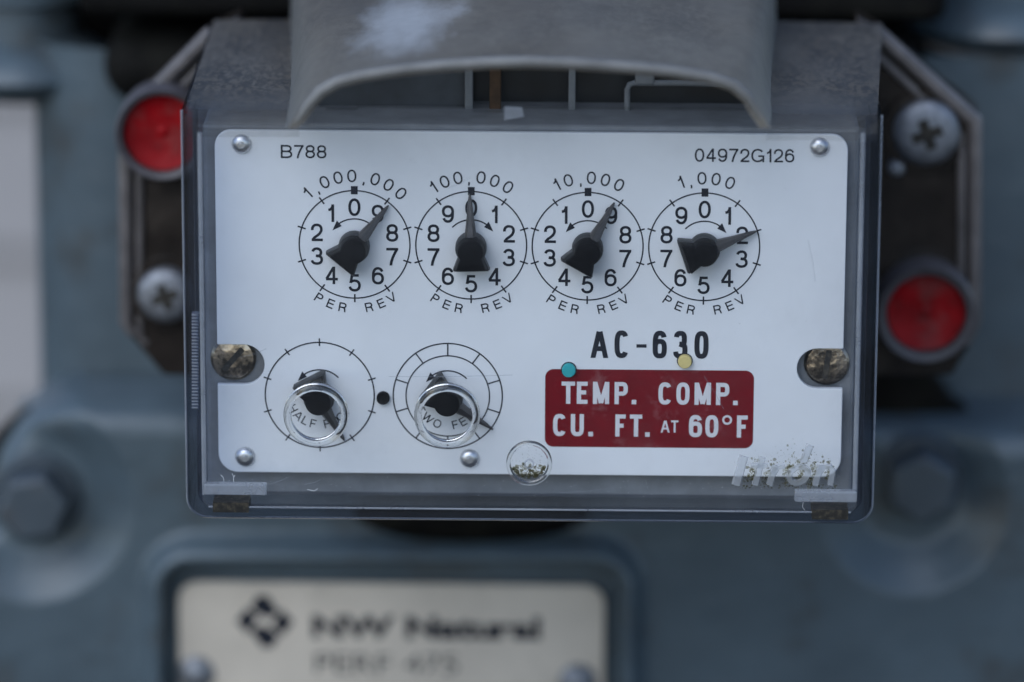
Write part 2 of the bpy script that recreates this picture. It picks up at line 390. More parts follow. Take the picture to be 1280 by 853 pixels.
def put_text(mb, s, x, z, cap, Y, sx=1.0, off=0.0, width=None):
    k = cap / CAP
    advs = [adv(c) * sx * k for c in s]
    q = 1.0 if width is None else width / sum(advs)
    for c, a in zip(s, advs):
        put_char(mb, c, x + a * q / 2, z, cap, Y, 0, sx * q, off); x += a * q

PR = -0.06                                                    # print stands 0.06 mm proud of the enamel
def ring_sheet(mb, cx, cz, r, wd, a0=0, a1=360, n=96, Y=PR):
    rows = []
    for k in range(n + 1):
        a = R(a0 + (a1 - a0) * k / n)                         # clockwise from the top
        rows.append([(cx + q * math.sin(a), Y, cz + q * math.cos(a)) for q in (r - wd / 2, r + wd / 2)])
    mb.grid(rows)
def bar_sheet(mb, cx, cz, ang, r0, r1, wd, Y=PR):
    a = R(ang); d = Vector((math.sin(a), 0, math.cos(a))); q = Vector((math.cos(a), 0, -math.sin(a))) * wd / 2; c = Vector((cx, Y, cz))
    mb.add([c + d * r0 - q, c + d * r0 + q, c + d * r1 + q, c + d * r1 - q], [[0, 1, 2, 3]])

# ================================================================== background
wl = MB(); 
a, b = P(-900, -900, 520), P(2200, 1500, 520)
for k in range(9):
    z1 = a.z - k * 45; wl.add([(a.x, 520, z1), (b.x, 520, z1), (b.x, 515, z1 - 44), (a.x, 515, z1 - 44), (b.x, 520, z1 - 45), (a.x, 520, z1 - 45)], [[0, 1, 2, 3], [3, 2, 4, 5]])
wall = wl.build('house_wall', 'wall'); wall['kind'] = 'structure'

gd = MB().add([(-6000, -9000, -900), (6000, -9000, -900), (6000, 530, -900), (-6000, 530, -900)], [[0, 1, 2, 3]]).build('ground', 'ground'); gd['kind'] = 'structure'  # out of view; added for the light it bounces onto the meter

# ================================================================== the meter
meter = thing('gas_meter', 'blue-grey gas meter with a white dial plate behind a clear plastic cover', 'gas meter')

# ---- lower casing: one casting, its top edge rounded, with bolt pockets and a raised frame round the badge
YC = 84.0
def sst(a, b, x):
    t = max(0.0, min(1.0, (x - a) / (b - a))); return t * t * (3 - 2 * t)
def sd_rr(x, y, cx, cy, hw, hh, r):
    qx, qy = abs(x - cx) - hw + r, abs(y - cy) - hh + r
    return min(max(qx, qy), 0) + math.hypot(max(qx, 0), max(qy, 0)) - r
BADGE = (491, 920, 312, 250, 62)
def case_depth(x, y):
    inside = -sd_rr(x + 70 * sst(670, 740, y), y - 30 * sst(560, 1060, x), 830, 1120, 850, 607, 128)      # left -20, top 513, dropping to the right
    d = inside
    Y = YC
    rr = 34.0
    if d < rr: Y += 5.2 * (1 - math.sqrt(max(0, 1 - (1 - max(d, 0) / rr) ** 2)))
    if d < 0: Y += min(20, -d * 3)
    for cx, cy, r in ((42, 628, 122), (1140, 622, 118)):
        q = math.hypot(x - cx, y - cy)
        t = max(0.0, min(1.0, (r + 3 - q) / 56)); Y += 5.6 * (t if t < .85 else .85 + (t - .85) * .5)
    b = -sd_rr(x, y, *BADGE)
    if b > -14: Y += -5.5 * sst(-6, 15, b) + 7.5 * sst(23, 33, b)
    return Y, d
mb = MB(); rows = []; STEP = 4
xs = list(range(-120, 1420, STEP)); ys = list(range(500, 960, STEP))
grid = [[case_depth(x, y) for x in xs] for y in ys]
vs, fs, idx = [], [], {}
for j, y in enumerate(ys):
    for i, x in enumerate(xs):
        Yv, d = grid[j][i]
        p = P(x, y, YC); idx[(i, j)] = len(vs); vs.append((p.x, Yv, p.z))
for j in range(len(ys) - 1):
    for i in range(len(xs) - 1):
        if min(grid[j][i][1], grid[j + 1][i + 1][1], grid[j][i + 1][1], grid[j + 1][i][1]) > -9:
            fs.append([idx[(i, j)], idx[(i + 1, j)], idx[(i + 1, j + 1)], idx[(i, j + 1)]])
mb.add(vs, fs)
casing = mb.build('lower_casing', 'paint', meter, smooth=True, angle=80)

# dark gasket along the casing's top; its right rise paints wing shadow and dirt
gp = [(-40, 900), (-40, 640)] + [(110 - 150 * math.cos(R(a)), 640 - 148 * math.sin(R(a))) for a in range(10, 91, 10)] + [(1085, 440), (1150, 440), (1192, 500), (1225, 521), (1450, 524), (1450, 900)]
MB().prism(outline(gp, YC + 16), YC + 14, YC + 21).build('casing_gasket', 'grime', meter, bevel=1.2, seg=3)

# ---- upper casing
ux0 = P(38, 300, 112).x; ux1 = P(1420, 300, 112).x; uz0 = P(600, 600, 112).z; uz1 = P(600, 60, 112).z
rad = 17; prof = []
for k in range(13):
    a = R(90 * k / 12); prof.append((ux0 + rad - rad * math.cos(a), 108 + rad - rad * math.sin(a)))
mb = MB(); mb.grid([[(x, y, uz0) for x, y in [(ux0, 190)] + prof + [(ux1, 108), (ux1, 190)]], [(x, y, uz1) for x, y in [(ux0, 190)] + prof + [(ux1, 108), (ux1, 190)]]])
mb.build('upper_casing', 'paint', meter, smooth=True)
# shoulders and pipe necks
for px, py, rpx, dark in ((30, 82, 118, 0), (1262, 20, 150, 0)):
    c = P(px, py, 128); s = S(128); r = rpx * s; h = 30 * s
    prof = [(0, c.z - h - 1), (r - 9, c.z - h - 1), (r - 4.5, c.z - h * .8), (r - 1.5, c.z - h * .45), (r, c.z), (r - 1.2, c.z + h * .5), (r - 4, c.z + h * .9), (r * .62, c.z + h + 2), (r * .6, c.z + h + 9), (r * .75, c.z + h + 10), (r * .78, c.z + h + 24), (r * .7, c.z + 60), (0, c.z + 60)]
    sh = MB().lathe(prof, c.x, 0, 56, 'Z', 128).build('pipe_neck', 'paint', meter, smooth=True)
# near-black blocks standing in for the deep shade behind the index
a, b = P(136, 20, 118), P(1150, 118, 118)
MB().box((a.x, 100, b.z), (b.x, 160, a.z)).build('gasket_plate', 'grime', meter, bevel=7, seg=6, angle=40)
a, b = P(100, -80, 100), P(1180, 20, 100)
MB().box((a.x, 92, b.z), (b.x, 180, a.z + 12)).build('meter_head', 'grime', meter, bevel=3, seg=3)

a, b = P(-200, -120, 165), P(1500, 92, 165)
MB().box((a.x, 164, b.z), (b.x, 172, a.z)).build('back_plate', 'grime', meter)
# ---- bolts in the pockets
for k, (px, py, r, rot) in enumerate(((44, 628, 47, 8), (1152, 603, 47, 28))):
    c = P(px, py, YC); s = S(YC); rr = r * s
    hexp = [(c.x + rr * math.cos(R(rot + 60 * i)), c.z + rr * math.sin(R(rot + 60 * i))) for i in range(6)]
    m = MB().prism(hexp, YC - 5.5, YC + 3)
    bo = m.build('bolt', 'bolt', meter, bevel=1.3, seg=4, angle=40)
    MB().lathe([(rr * 1.18, YC + 5.4), (rr * 1.18, YC + 3.6), (rr * 1.1, YC + 3.0), (0, YC + 3.0)], c.x, c.z).build('washer', 'bolt', bo, smooth=True)

# mound coloured near-black for an oily stain and the cover's shade together
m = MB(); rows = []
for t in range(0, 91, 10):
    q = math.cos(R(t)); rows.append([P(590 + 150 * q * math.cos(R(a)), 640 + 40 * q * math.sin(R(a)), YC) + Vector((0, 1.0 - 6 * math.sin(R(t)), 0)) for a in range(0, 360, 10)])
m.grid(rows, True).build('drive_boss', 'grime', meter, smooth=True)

# ---- utility badge in its frame
YB = 83.5
p0, p1 = P(222, 728, YB), P(753, 1050, YB)
nm = MB().prism(rrect(p0.x, p1.x, p1.z, p0.z, 4.0), YB, YB + 1.5).build('name_plate', 'badge', meter, bevel=.3)
sB = S(YB)
lt = MB(); c0 = P(388, 783, YB); put_text(lt, 'NW Natural', c0.x, c0.z, 27 * sB, YB - .08, 1.0, .042, width=(684 - 388) * sB)
lt.build('lettering', 'ink', nm)
lt = MB(); c0 = P(392, 829, YB); put_text(lt, 'PERF 475', c0.x, c0.z, 26 * sB, YB - .08, 1.0, .0, width=(580 - 392) * sB)
M['faint_ink'] = simple('faded_grey_ink', (.07, .068, .065), .5)
lt.build('lettering', 'faint_ink', nm)
lg = MB(); cc = P(331, 777, YB)
def quad(pts, Y=YB - .08): lg.add([(cc.x + a * sB, Y, cc.z + b * sB) for a, b in pts], [[0, 1, 2, 3]])
quad([(-9, 35), (4, 35), (19, 12), (5, 5)]); quad([(-9, 35), (-18, 20), (-9, 10), (5, 5)])
quad([(9, -35), (-4, -35), (-19, -12), (-5, -5)]); quad([(9, -35), (18, -20), (9, -10), (-5, -5)])
quad([(-37, 0), (-22, 19), (-9, 5), (-22, -17)]); quad([(37, 0), (22, -19), (9, -5), (22, 17)])
lg.build('emblem', 'ink', nm)
for px, py in ((245, 842), (722, 852)):
    c = P(px, py, YB); r = 24 * sB
    MB().lathe([(0, YB - 2.2), (r * .4, YB - 2.0), (r * .75, YB - 1.3), (r, YB - .2), (r, YB + .2)], c.x, c.z).build('rivet', 'zinc', nm, smooth=True)

# ---- index base: a dark box that carries the dial plate and fills the clear cover
sP = S(0)
x0, x1 = P(256, 400, 3).x, P(1070, 400, 3).x
zb, zt = P(640, 622, 3).z, P(640, 157, 3).z
MB().box((x0, 3, zb), (x1, 60, zt)).build('index_base', 'base', meter, bevel=.8)

# ---- dial plate with its slots
tl_, tr_ = P(268.5, 163, 0), P(1058, 169, 0); bl_, br_ = P(273, 589, 0), P(1053, 598, 0)
px0, px1 = (tl_.x + bl_.x) / 2, (tr_.x + br_.x) / 2; pz1, pz0 = (tl_.z + tr_.z) / 2, (bl_.z + br_.z) / 2
nl = P(305, 456, 0); nr = P(1022, 461, 0); hr = 26 * sP
pts = []
body = rrect(px0, px1, pz0, pz1, [20 * sP, 20 * sP, 25 * sP, 25 * sP])
nq = 9
for k in range(nq): pts.append(body[k])                                        # top right corner
for k in range(nq): pts.append(body[nq + k])                                   # top left
pts += [(px0, nl.z + hr)] + [(nl.x + hr * math.cos(R(90 - 180 * k / 14)), nl.z + hr * math.sin(R(90 - 180 * k / 14))) for k in range(15)] + [(px0, nl.z - hr)]
for k in range(nq): pts.append(body[2 * nq + k])
for k in range(nq): pts.append(body[3 * nq + k])
pts += [(px1, nr.z - hr)] + [(nr.x - hr * math.cos(R(90 - 180 * k / 14)), nr.z - hr * math.sin(R(90 - 180 * k / 14))) for k in range(15)] + [(px1, nr.z + hr)]
plate = MB().prism(pts, 0, 1.2).build('dial_plate', 'plate', meter, bevel=.12)

# brass screws seen through the two slots
for px, py, tw in ((291, 451, 14), (1034, 457, 48)):
    c = P(px, py, 1); r = 30 * sP
    sw = MB().lathe([(0, 1.85), (r * .6, 1.75), (r * .85, 2.0), (r * .95, 2.5), (r * .97, 4)], c.x, c.z).build('slot_screw', 'brass', meter, smooth=True)
    m = MB(); 
    for ang in (35,):
        a = R(ang + tw); d = Vector((math.cos(a), 0, math.sin(a))) * r * .62; q = Vector((-math.sin(a), 0, math.cos(a))) * r * .12; cv = Vector((c.x, 1.68 if ang == 35 else 1.67, c.z))
        m.add([cv - d - q, cv + d - q, cv + d + q, cv - d + q], [[0, 1, 2, 3]])
    m.build('drive_slot', 'slot', sw)

# rivets, and the black stop peg
for px, py, r in ((302, 180, 12.5), (1024.5, 184, 12.5), (306.5, 571, 13), (587, 573, 12.5)):
    c = P(px, py, 0); q = r * sP
    MB().lathe([(0, -1.05), (q * .22, -1.04), (q * .26, -.98), (q * .34, -1.0), (q * .62, -.85), (q * .88, -.5), (q, 0), (q, .3)], c.x, c.z, 36).build('rivet', 'alu', plate, smooth=True)
c = P(479, 497, 0); q = 8.3 * sP
MB().lathe([(0, -.75), (q * .5, -.8), (q * .85, -.95), (q, -.7), (q, .3)], c.x, c.z, 30).build('stop_peg', 'black_plastic', plate, smooth=True)
for px, py, mt, lb in ((711, 462, 'teal', 'teal peg over the corner of the red panel'), (856, 451, 'yellow', 'pale yellow peg under the figure 3 of AC-630')):
    c = P(px, py, 0); q = 8.6 * sP
    MB().lathe([(0, -1.1), (q * .9, -1.1), (q, -.95), (q, .3)], c.x, c.z, 32).build('marker_peg', mt, plate, smooth=True)['label'] = lb
    MB().lathe([(q * 1.02, -.07), (q * 1.16, -.07)], c.x, c.z, 32).build('peg_hole', 'ink', plate)

# ---- printed dials
def arrow(mb, cx, cz, cw):
    r = 33 * sP; sgn = 1 if cw else -1
    ring_sheet(mb, cx, cz, r, 1.7 * sP, -46, 46, 40)
    a = R(sgn * 40); d = Vector((math.cos(a) * sgn, 0, -math.sin(a) * sgn)); c = Vector((cx + r * math.sin(a), PR - .01, cz + r * math.cos(a))); q = Vector((math.sin(a), 0, math.cos(a)))
    mb.add([c - d * 3 * sP + q * 4.6 * sP, c + d * 9.5 * sP - q * 1.5 * sP, c - d * 3 * sP - q * 4.6 * sP], [[0, 1, 2]])
TOP = [
 (443.2, 305.8, False, list(zip('1,000,000', (-41.8, -33.5, -24.9, -13.3, -2, 8.5, 17.3, 29.1, 41.3))), 39.7, 67),
 (589.0, 306.9, True, list(zip('100,000', (-32.5, -22.2, -11, -2, 7.9, 19.4, 31.3))), -1.5, 67),
 (734.5, 308.1, False, list(zip('10,000', (-26.5, -16.3, -6.5, 2.6, 14.2, 26))), 29.8, 66),
 (880.2, 308.8, True, list(zip('1,000', (-20, -12.2, -2.6, 8.9, 20.7))), 71.5, 69)]
POINTERS = []
for px, py, cw, head, ang, tip in TOP:
    c = P(px, py, 0); m = MB(); cx, cz = c.x, c.z
    ring_sheet(m, cx, cz, 69.2 * sP, 1.7 * sP)
    for k in range(10):
        if k: bar_sheet(m, cx, cz, 36 * k, 64 * sP, 74.5 * sP, 1.9 * sP, PR - .006)
    m.add([(cx + a * sP, PR - .006, cz + b * sP) for a, b in ((-4.2, 64.5), (4.2, 64.5), (4.2, 75), (-4.2, 75))], [[0, 1, 2, 3]])
    arrow(m, cx, cz, cw)
    m.build('dial_ring', 'ink', plate)
    m = MB()
    for k in range(10):
        a = R(36 * k if cw else -36 * k); rr = (49.5 if k not in (0,) else 48) * sP
        put_stroke(m, str(k), cx + rr * math.sin(a), cz + rr * math.cos(a), 22.6 * sP, PR, 0, 1.0, .148)
    m.build('numerals', 'ink', plate)
    m = MB()
    for ch, an in head:
        a = R(an); rr = (88 if ch != ',' else 86.5) * sP
        put_stroke(m, ch, cx + rr * math.sin(a), cz + rr * math.cos(a), 16 * sP, PR, -a, 1.06, .128)
    for ch, an in zip('PERREV', (-33, -21.7, -10.8, 12.4, 23.5, 34)):
        a = R(an); rr = 82.5 * sP
        put_stroke(m, ch, cx + rr * math.sin(a), cz - rr * math.cos(a), 11.8 * sP, PR, a, .98, .145)
    m.build('lettering', 'ink', plate)
    POINTERS.append((cx, cz, ang, tip))
for px, py, word, ang, tip, kind in ((399.7, 493.9, list(zip('HALFFOOT', (-62, -45, -29, -13, 13, 29, 43, 57))), 152, 66, 0), (559.7, 495.2, list(zip('TWOFEET', (-63, -41, -20, 14, 30, 46, 61))), 126.5, 71, 1)):
    c = P(px, py, 0); cx, cz = c.x, c.z; m = MB()
    ring_sheet(m, cx, cz, 68.7 * sP, 1.7 * sP)
    if kind: ring_sheet(m, cx, cz, 52.6 * sP, 1.6 * sP)
    for k in range(10):
        r0, r1 = ((53, 68.3) if kind else (64, 74))
        bar_sheet(m, cx, cz, 36 * k, r0 * sP, r1 * sP, 1.7 * sP, PR - .006)
    arrow(m, cx, cz, False)
    m.build('dial_ring', 'ink', plate)
    m = MB()
    for ch, an in word:
        a = R(an); rr = 38.5 * sP
        put_stroke(m, ch, cx + rr * math.sin(a), cz - rr * math.cos(a), 11 * sP, PR, a, .95, .13)
    m.build('lettering', 'ink', plate)
    POINTERS.append((cx, cz, ang, tip))

# ---- printed lines and the red panel
def line(s, x0, x1, ymid, cap, sx=1, off=0.0, mat='ink', Y=PR):
    m = MB(); c = P(x0, ymid, 0); e = P(x1, ymid, 0)
    put_line(m, s, c.x, e.x, c.z, cap * sP, Y)
    m.build('lettering', mat, plate)
line('B788', 351, 408, 189.5, 16.8, .95, .01)
line('04972G126', 868.5, 993, 194, 17, .95, .01)
def spaced(items, y, cap, wd, off, mat, Y=PR):
    m = MB(); z = P(780, y, 0).z
    for ch, px, *k in items:
        x = P(px, y, 0).x
        if ch == '.':
            q = 2.9 * sP; zz = z - cap * sP / 2 + q
            m.add([(x - q, Y, zz - q), (x + q, Y, zz - q), (x + q, Y, zz + q), (x - q, Y, zz + q)], [[0, 1, 2, 3]])
        elif ch == '-':
            m.add([(x - 6.3 * sP, Y, z - 4.2 * sP), (x + 6.3 * sP, Y, z - 4.2 * sP), (x + 6.3 * sP, Y, z + .2 * sP), (x - 6.3 * sP, Y, z + .2 * sP)], [[0, 1, 2, 3]])
        elif ch == 'o': ring_sheet(m, x, z + cap * sP * .29, 4.9 * sP, 2.7 * sP, Y=Y)
        else: put_stroke(m, ch, x, z, cap * sP, Y, 0, 1, off, wfix=(k[0] if k else wd) * sP, p=2.9)
    return m.build('lettering', mat, plate)
cx_ = lambda u: 670 + u / 4.414
spaced([('A', cx_(350), 20), ('C', cx_(472)), ('-', cx_(582)), ('6', cx_(683)), ('3', cx_(797)), ('0', cx_(913))], 430.5, 36, 17.8, .178, 'ink')
a, b = P(681.5, 461, 0), P(941, 561, 0)
MB().sheet(rrect(a.x, b.x, b.z + .05, a.z - .05, 11 * sP), PR + .01).build('red_panel', 'red_ink', plate)
spaced([('T', cx_(178), 17), ('E', cx_(255), 13.5), ('M', cx_(359), 20.5), ('P', cx_(470)), ('.', cx_(541)), ('C', cx_(712)), ('O', cx_(811)), ('M', cx_(920), 20.5), ('P', cx_(1030)), ('.', cx_(1101))], 491.5, 29, 16.6, .185, 'white_ink', PR - .02)
spaced([('C', cx_(130)), ('U', cx_(228)), ('.', cx_(302)), ('F', cx_(466), 13), ('T', cx_(552), 15.5), ('.', cx_(615)), ('6', cx_(880)), ('0', cx_(970)), ('o', cx_(1054)), ('F', cx_(1138), 13.5)], 532, 29, 16.4, .185, 'white_ink', PR - .02)
m = MB(); z = P(836, 533.2, 0).z
for ch, px, wd in (('A', 713, 10), ('T', 765, 9)):
    put_stroke(m, ch, P(cx_(px), 532, 0).x, z, 16 * sP, PR - .02, 0, 1, .15, wfix=wd * sP)
m.build('lettering', 'white_ink', plate)

# ---- pointers: stepped hub with a flared tail, and a needle that dips to the plate
def pointer(cx, cz, ang, tip):
    H = -5.6
    def hub_outline(k):
        pts = []
        for q in range(-124, 125, 8): pts.append((17.5 * k * math.sin(R(q)), 17.5 * k * math.cos(R(q))))
        pts += [(20.5 * k, -22.5 * k - 2), (18.5 * k, -25 * k - 1), (-18.5 * k, -25 * k - 1), (-20.5 * k, -22.5 * k - 2)]
        return pts
    a = R(ang); ca, sa = math.cos(a), math.sin(a)
    def tr(x, z, Y): return (cx + (x * ca + z * sa) * sP, Y, cz + (-x * sa + z * ca) * sP)
    m = MB(); rows = []
    for k, Y in ((1.0, -2.2), (.97, -3.9), (.94, H + .5), (.90, H + .15), (.80, H - .05), (.5, H - .15)):
        rows.append([tr(x, z, Y) for x, z in hub_outline(k)])
    m.grid(rows, True); n = len(rows[0]); k0 = len(m.v); m.f.append(list(range(k0 - n, k0))); m.f.append(list(range(0, n))[::-1])
    hub = m.build('pointer', 'black_plastic', meter, smooth=True, angle=28)
    m = MB(); rows = [[tr(x, z, Y) for x, z in hub_outline(k)] for k, Y in ((1.02, -.7), (1.12, -.9), (1.12, -2.6), (1.06, -3.1), (.90, -3.2))]
    m.grid(rows, True); m.build('hub_skirt', 'hub_skirt', hub, smooth=True, angle=40)
    m = MB(); rows = []
    for z, wd, yt, yb in ((10, 7.6, -4.2, -1.6), (20, 7.0, -3.9, -1.5), (40, 4.3, -2.7, -1.0), (60, 2.4, -1.5, -.5), (tip, .9, -.9, -.45)):
        rows.append([tr(-wd, z, yb), tr(-wd, z, (yt + yb) / 2), tr(-wd * .45, z, yt), tr(wd * .45, z, yt), tr(wd, z, (yt + yb) / 2), tr(wd, z, yb)])
    m.grid(rows, True); k0 = len(m.v); m.f.append(list(range(k0 - 6, k0))); m.f.append([0, 1, 2, 3, 4, 5])
    m.build('needle', 'needle', hub, bevel=0)
    m = MB().lathe([(0, -1), (1.1, -1), (1.1, .4)], cx, cz, 20); m.build('spindle', 'zinc', hub); return hub
for p, lb in zip(POINTERS, ('black pointer of the 1,000,000 dial, between 8 and 9', 'black pointer of the 100,000 dial, straight up at 0', 'black pointer of the 10,000 dial, across the 9', 'black pointer of the 1,000 dial, at 2', 'black pointer of the half foot dial', 'black pointer of the two feet dial')): pointer(*p)['label'] = lb

# ---- clear cover: front pane, side walls, weathered top
YF = -10.0
xL, xR = P(230.5, 400, YF + 3).x, P(1096.5, 400, YF + 3).x
zB = P(660, 650.5, YF + 3).z
ZF = P(640, 143, YF + 2).z; ZK = P(660, 27, 62).z       # top edge, front and back
def ztop(Y): return ZF + (ZK - ZF) * (Y - YF - 2) / (60 - YF)
YBK = 60.0
def cover_section(inset, Y, rc):
    a, b, z = xL + inset, xR - inset, zB + inset
    out = [(a, Y, ztop(Y))]
    for k in range(9):
        t = R(180 + 90 * k / 8); out.append((a + rc + rc * math.cos(t), Y, z + rc + rc * math.sin(t)))
    for k in range(9):
        t = R(270 + 90 * k / 8); out.append((b - rc + rc * math.cos(t), Y, z + rc + rc * math.sin(t)))
    out.append((b, Y, ztop(Y)))
    return out
cover = MB().grid([cover_section(i, Y, r) for i, Y, r in ((2.9, YF + .0, 1.6), (2.2, YF + .12, 2.0), (1.3, YF + .5, 2.6), (.6, YF + 1.2, 3.2), (.15, YF + 2.2, 3.5), (0, YF + 3.4, 3.6), (0, 10, 3.6), (0, YBK, 3.6), (1.8, YBK, 2.6), (1.8, 10, 2.6), (1.8, YF + 4, 2.6), (2.2, YF + 2.6, 2.2), (2.9, YF + 2.05, 1.6))]).build('index_cover', 'shell', meter, smooth=True, angle=60)
# front pane fills the rounded frame; in the middle it rises to a free edge under the hood
def pane_outline(ins):
    a, b, z, rc = xL + 2.92 + ins, xR - 2.92 - ins, zB + 2.92 + ins, 1.6
    zt_ = P(640, 136, YF).z; u0, u1 = P(392, 140, YF).x, P(958, 140, YF).x; zs = P(640, 160, YF).z
    nx0, nx1 = P(590, 140, YF).x, P(629, 140, YF).x
    pts = [(a, zs)]
    for k in range(7): t = R(180 + 90 * k / 6); pts.append((a + rc + rc * math.cos(t), z + rc + rc * math.sin(t)))
    for k in range(7): t = R(270 + 90 * k / 6); pts.append((b - rc + rc * math.cos(t), z + rc + rc * math.sin(t)))
    pts += [(b, zs), (u1, zs), (u1, zt_), (nx1, zt_), (nx1, zt_ - .7), (nx0, zt_ - .7), (nx0, zt_), (P(446, 140, YF).x, zt_), (P(446, 140, YF).x, zt_ - .5), (u0, zt_ - .5), (u0, zs)]
    return pts
MB().prism(pane_outline(0), YF, YF + 2.0).build('front_pane', 'pane', cover)
# highlights along the moulded frame, put in as pale tubes
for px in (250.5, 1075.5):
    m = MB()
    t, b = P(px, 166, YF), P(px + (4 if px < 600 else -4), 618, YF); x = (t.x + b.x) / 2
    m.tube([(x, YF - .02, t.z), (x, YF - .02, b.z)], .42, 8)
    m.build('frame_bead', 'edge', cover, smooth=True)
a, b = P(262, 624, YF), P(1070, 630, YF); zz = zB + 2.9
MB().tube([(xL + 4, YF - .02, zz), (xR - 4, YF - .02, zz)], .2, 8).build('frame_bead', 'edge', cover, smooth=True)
# snap lips and slots at the foot of the cover
for xa, xb, y0, y1, sa_, sb_, t0, t1 in ((255, 334, 603.5, 618, 266, 311, 628, 640.5), (993, 1071, 612.5, 627, 1015, 1060, 637, 649.5)):
    a, b = P(xa, y0, YF - 1), P(xb, y1, YF - 1)
    MB().prism(rrect(a.x, b.x, b.z, a.z, .35, 3), YF - 1.9, YF - .02).build('snap_lip', 'edge', cover, bevel=.3, seg=3)
    a, b = P(sa_, t0, YF), P(sb_, t1, YF)
    MB().box((a.x, YF - .25, b.z), (b.x, YF + 5, a.z)).build('drain_slot', 'slot', cover)
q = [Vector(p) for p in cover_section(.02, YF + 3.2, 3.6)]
MB().tube(q, .21, 6).build('cover_edge', 'edge', cover, smooth=True)  # rim highlight put in as a pale tube round the cover
# ridged grip on the left wall
m = MB()
for k in range(30):
    a = P(244, 394 + k * 4.0, YF); m.box((a.x - .62, YF + .1, a.z - .13), (a.x + .5, YF + 2.0, a.z + .13))
g = m.build('grip_ridges', 'edge', cover, kind='stuff')

# weathered top panels each side of the hood, curled over at the front
def top_panel(pa, pb, pc, pd):
    """front left, front right, back right, back left, as pixels"""
    m = MB(); A, B = P(*pa, YF + 2.2), P(*pb, YF + 2.2); D, E = P(*pd, 62), P(*pc, 62)
    rows = []
    for i in range(0, 9):
        t = i / 8; rows.append([A.lerp(D, t).lerp(B.lerp(E, t), u / 10) for u in range(11)])
    lip = []
    for ang in (75, 50, 25, 0):
        q = 2.2; lip.append([p + Vector((0, -q * math.cos(R(ang)), -q + q * math.sin(R(ang)))) for p in rows[0]])
    lip = lip[::-1]; lip.insert(0, [p + Vector((0, 0, -.9)) for p in lip[0]])
    rows = lip + rows
    m.grid(rows); m.grid([[p + Vector((0, 1.6, -1.6)) for p in r] for r in rows])
    return m.build('top_panel', 'frost', cover, smooth=True, angle=60)
top_panel((231, 137), (374, 137), (374, 24), (268, 25))
top_panel((958, 141), (1097, 142), (1103, 29), (962, 26))

# ---- arched hood
YH = -22.0
arch = [(358, 160), (369, 147), (381, 129), (397, 111), (418, 99), (448, 91), (500, 83), (560, 77), (610, 74), (660, 73), (720, 75), (780, 79), (840, 85), (890, 93), (920, 103), (938, 118), (950, 138), (963, 160)]
back = [(362, 60), (363, 20), (364, -20), (367, -50), (388, -66), (432, -60), (490, -72), (555, -80), (610, -84), (660, -85), (720, -84), (780, -80), (840, -73), (892, -62), (944, -68), (968, -50), (970, 10), (972, 60)]
A = [P(x, y, YH) for x, y in arch]; B = [P(x, y, 64) for x, y in back]
rows = [[a.lerp(b, t) for a, b in zip(A, B)] for t in [k / 10 for k in range(11)]]
cen = Vector((sum(p.x for p in A) / len(A), 0, A[0].z))
def shrink(p, d):
    n = Vector((p.x - cen.x, 0, (p.z - cen.z) * 6)); n.normalize(); return p - n * d
inner = [[shrink(p, 1.8) for p in r] for r in rows]
hood = MB().grid(rows).grid(inner[::-1]).grid([rows[0], inner[0]]).grid([rows[-1], inner[-1]]).build('cover_hood', 'hood', cover, smooth=True, angle=50)
lipc = [shrink(a, .7) + Vector((0, .5, 0)) for a in A]
MB().tube(lipc, [.35, .7, .95, 1.05] + [1.05] * 10 + [1.05, .95, .7, .35], 12).build('hood_lip', 'lip', cover, smooth=True)

# bars and blocks put in for the dark reflection in the hood's front
ym = 16.0
a, b = P(404, 30, ym), P(938, 160, ym)
hood_reflection = MB().box((a.x, ym + 6, b.z), (b.x, 58, a.z)).build('drive_mechanism', 'mech', meter)
a, b = P(395, 66, ym), P(585, 165, ym)
MB().box((a.x, ym + 2, b.z), (b.x, ym + 5.9, a.z)).build('drive_block', 'mech_block', hood_reflection, bevel=.4)
for u0, u1, mt in ((581, 591, 'bar'), (711, 719, 'bar'), (612, 626, 'rust')):
    a, b = P(u0, 40, ym), P(u1, 165, ym); MB().box((a.x, ym, b.z), (b.x, ym + 1.4, a.z)).build('mechanism_post', mt, hood_reflection, bevel=.2)
pth = [P(784, 165, ym), P(784, 112, ym), P(787, 106, ym), P(793, 104, ym), P(850, 104, ym), P(935, 106, ym)]
MB().tube(pth, .55, 10).build('bent_rod', 'bar', hood_reflection, smooth=True)
a, b = P(794, 84, ym), P(818, 106, ym); MB().box((a.x, ym - .8, b.z), (b.x, ym + 1, a.z)).build('rod_block', 'bar', hood_reflection, bevel=.4)

# ---- moulded rings on the pane
for px, py, ro, ri in ((395.3, 517.5, 41, 31.5), (559, 518.5, 41.5, 32)):
    c = P(px, py, YF); s = S(YF); rm, q = (ro + ri) / 2 * s, (ro - ri) / 2 * s
    prof = [(rm + q, YF - .02)] + [(rm + q * math.cos(R(t)), YF - .85 - q * math.sin(R(t)) * .95) for t in range(0, 181, 15)] + [(rm - q, YF - .02), (rm + q, YF - .02)]
    MB().lathe(prof, c.x, c.z, 64).build('moulded_ring', 'ring', cover, smooth=True, angle=60)
c = P(661.5, 578.5, YF); s = S(YF); ro = 29 * s
MB().lathe([(ro, YF + .05), (ro, YF - .5), (ro - .2, YF - .8), (ro - .55, YF - .8), (ro - .8, YF - .4), (ro - .8, YF + .05), (ro, YF + .05)], c.x, c.z, 56).build('gate_ring', 'ring', cover, smooth=True, angle=40)
MB().lathe([(6.5 * s, YF - .02), (6.5 * s, YF - .4), (4.6 * s, YF - .4), (4.6 * s, YF - .02)], c.x, c.z - 1.2 * s, 24).build('gate_mark', 'edge', cover, smooth=True, angle=40)
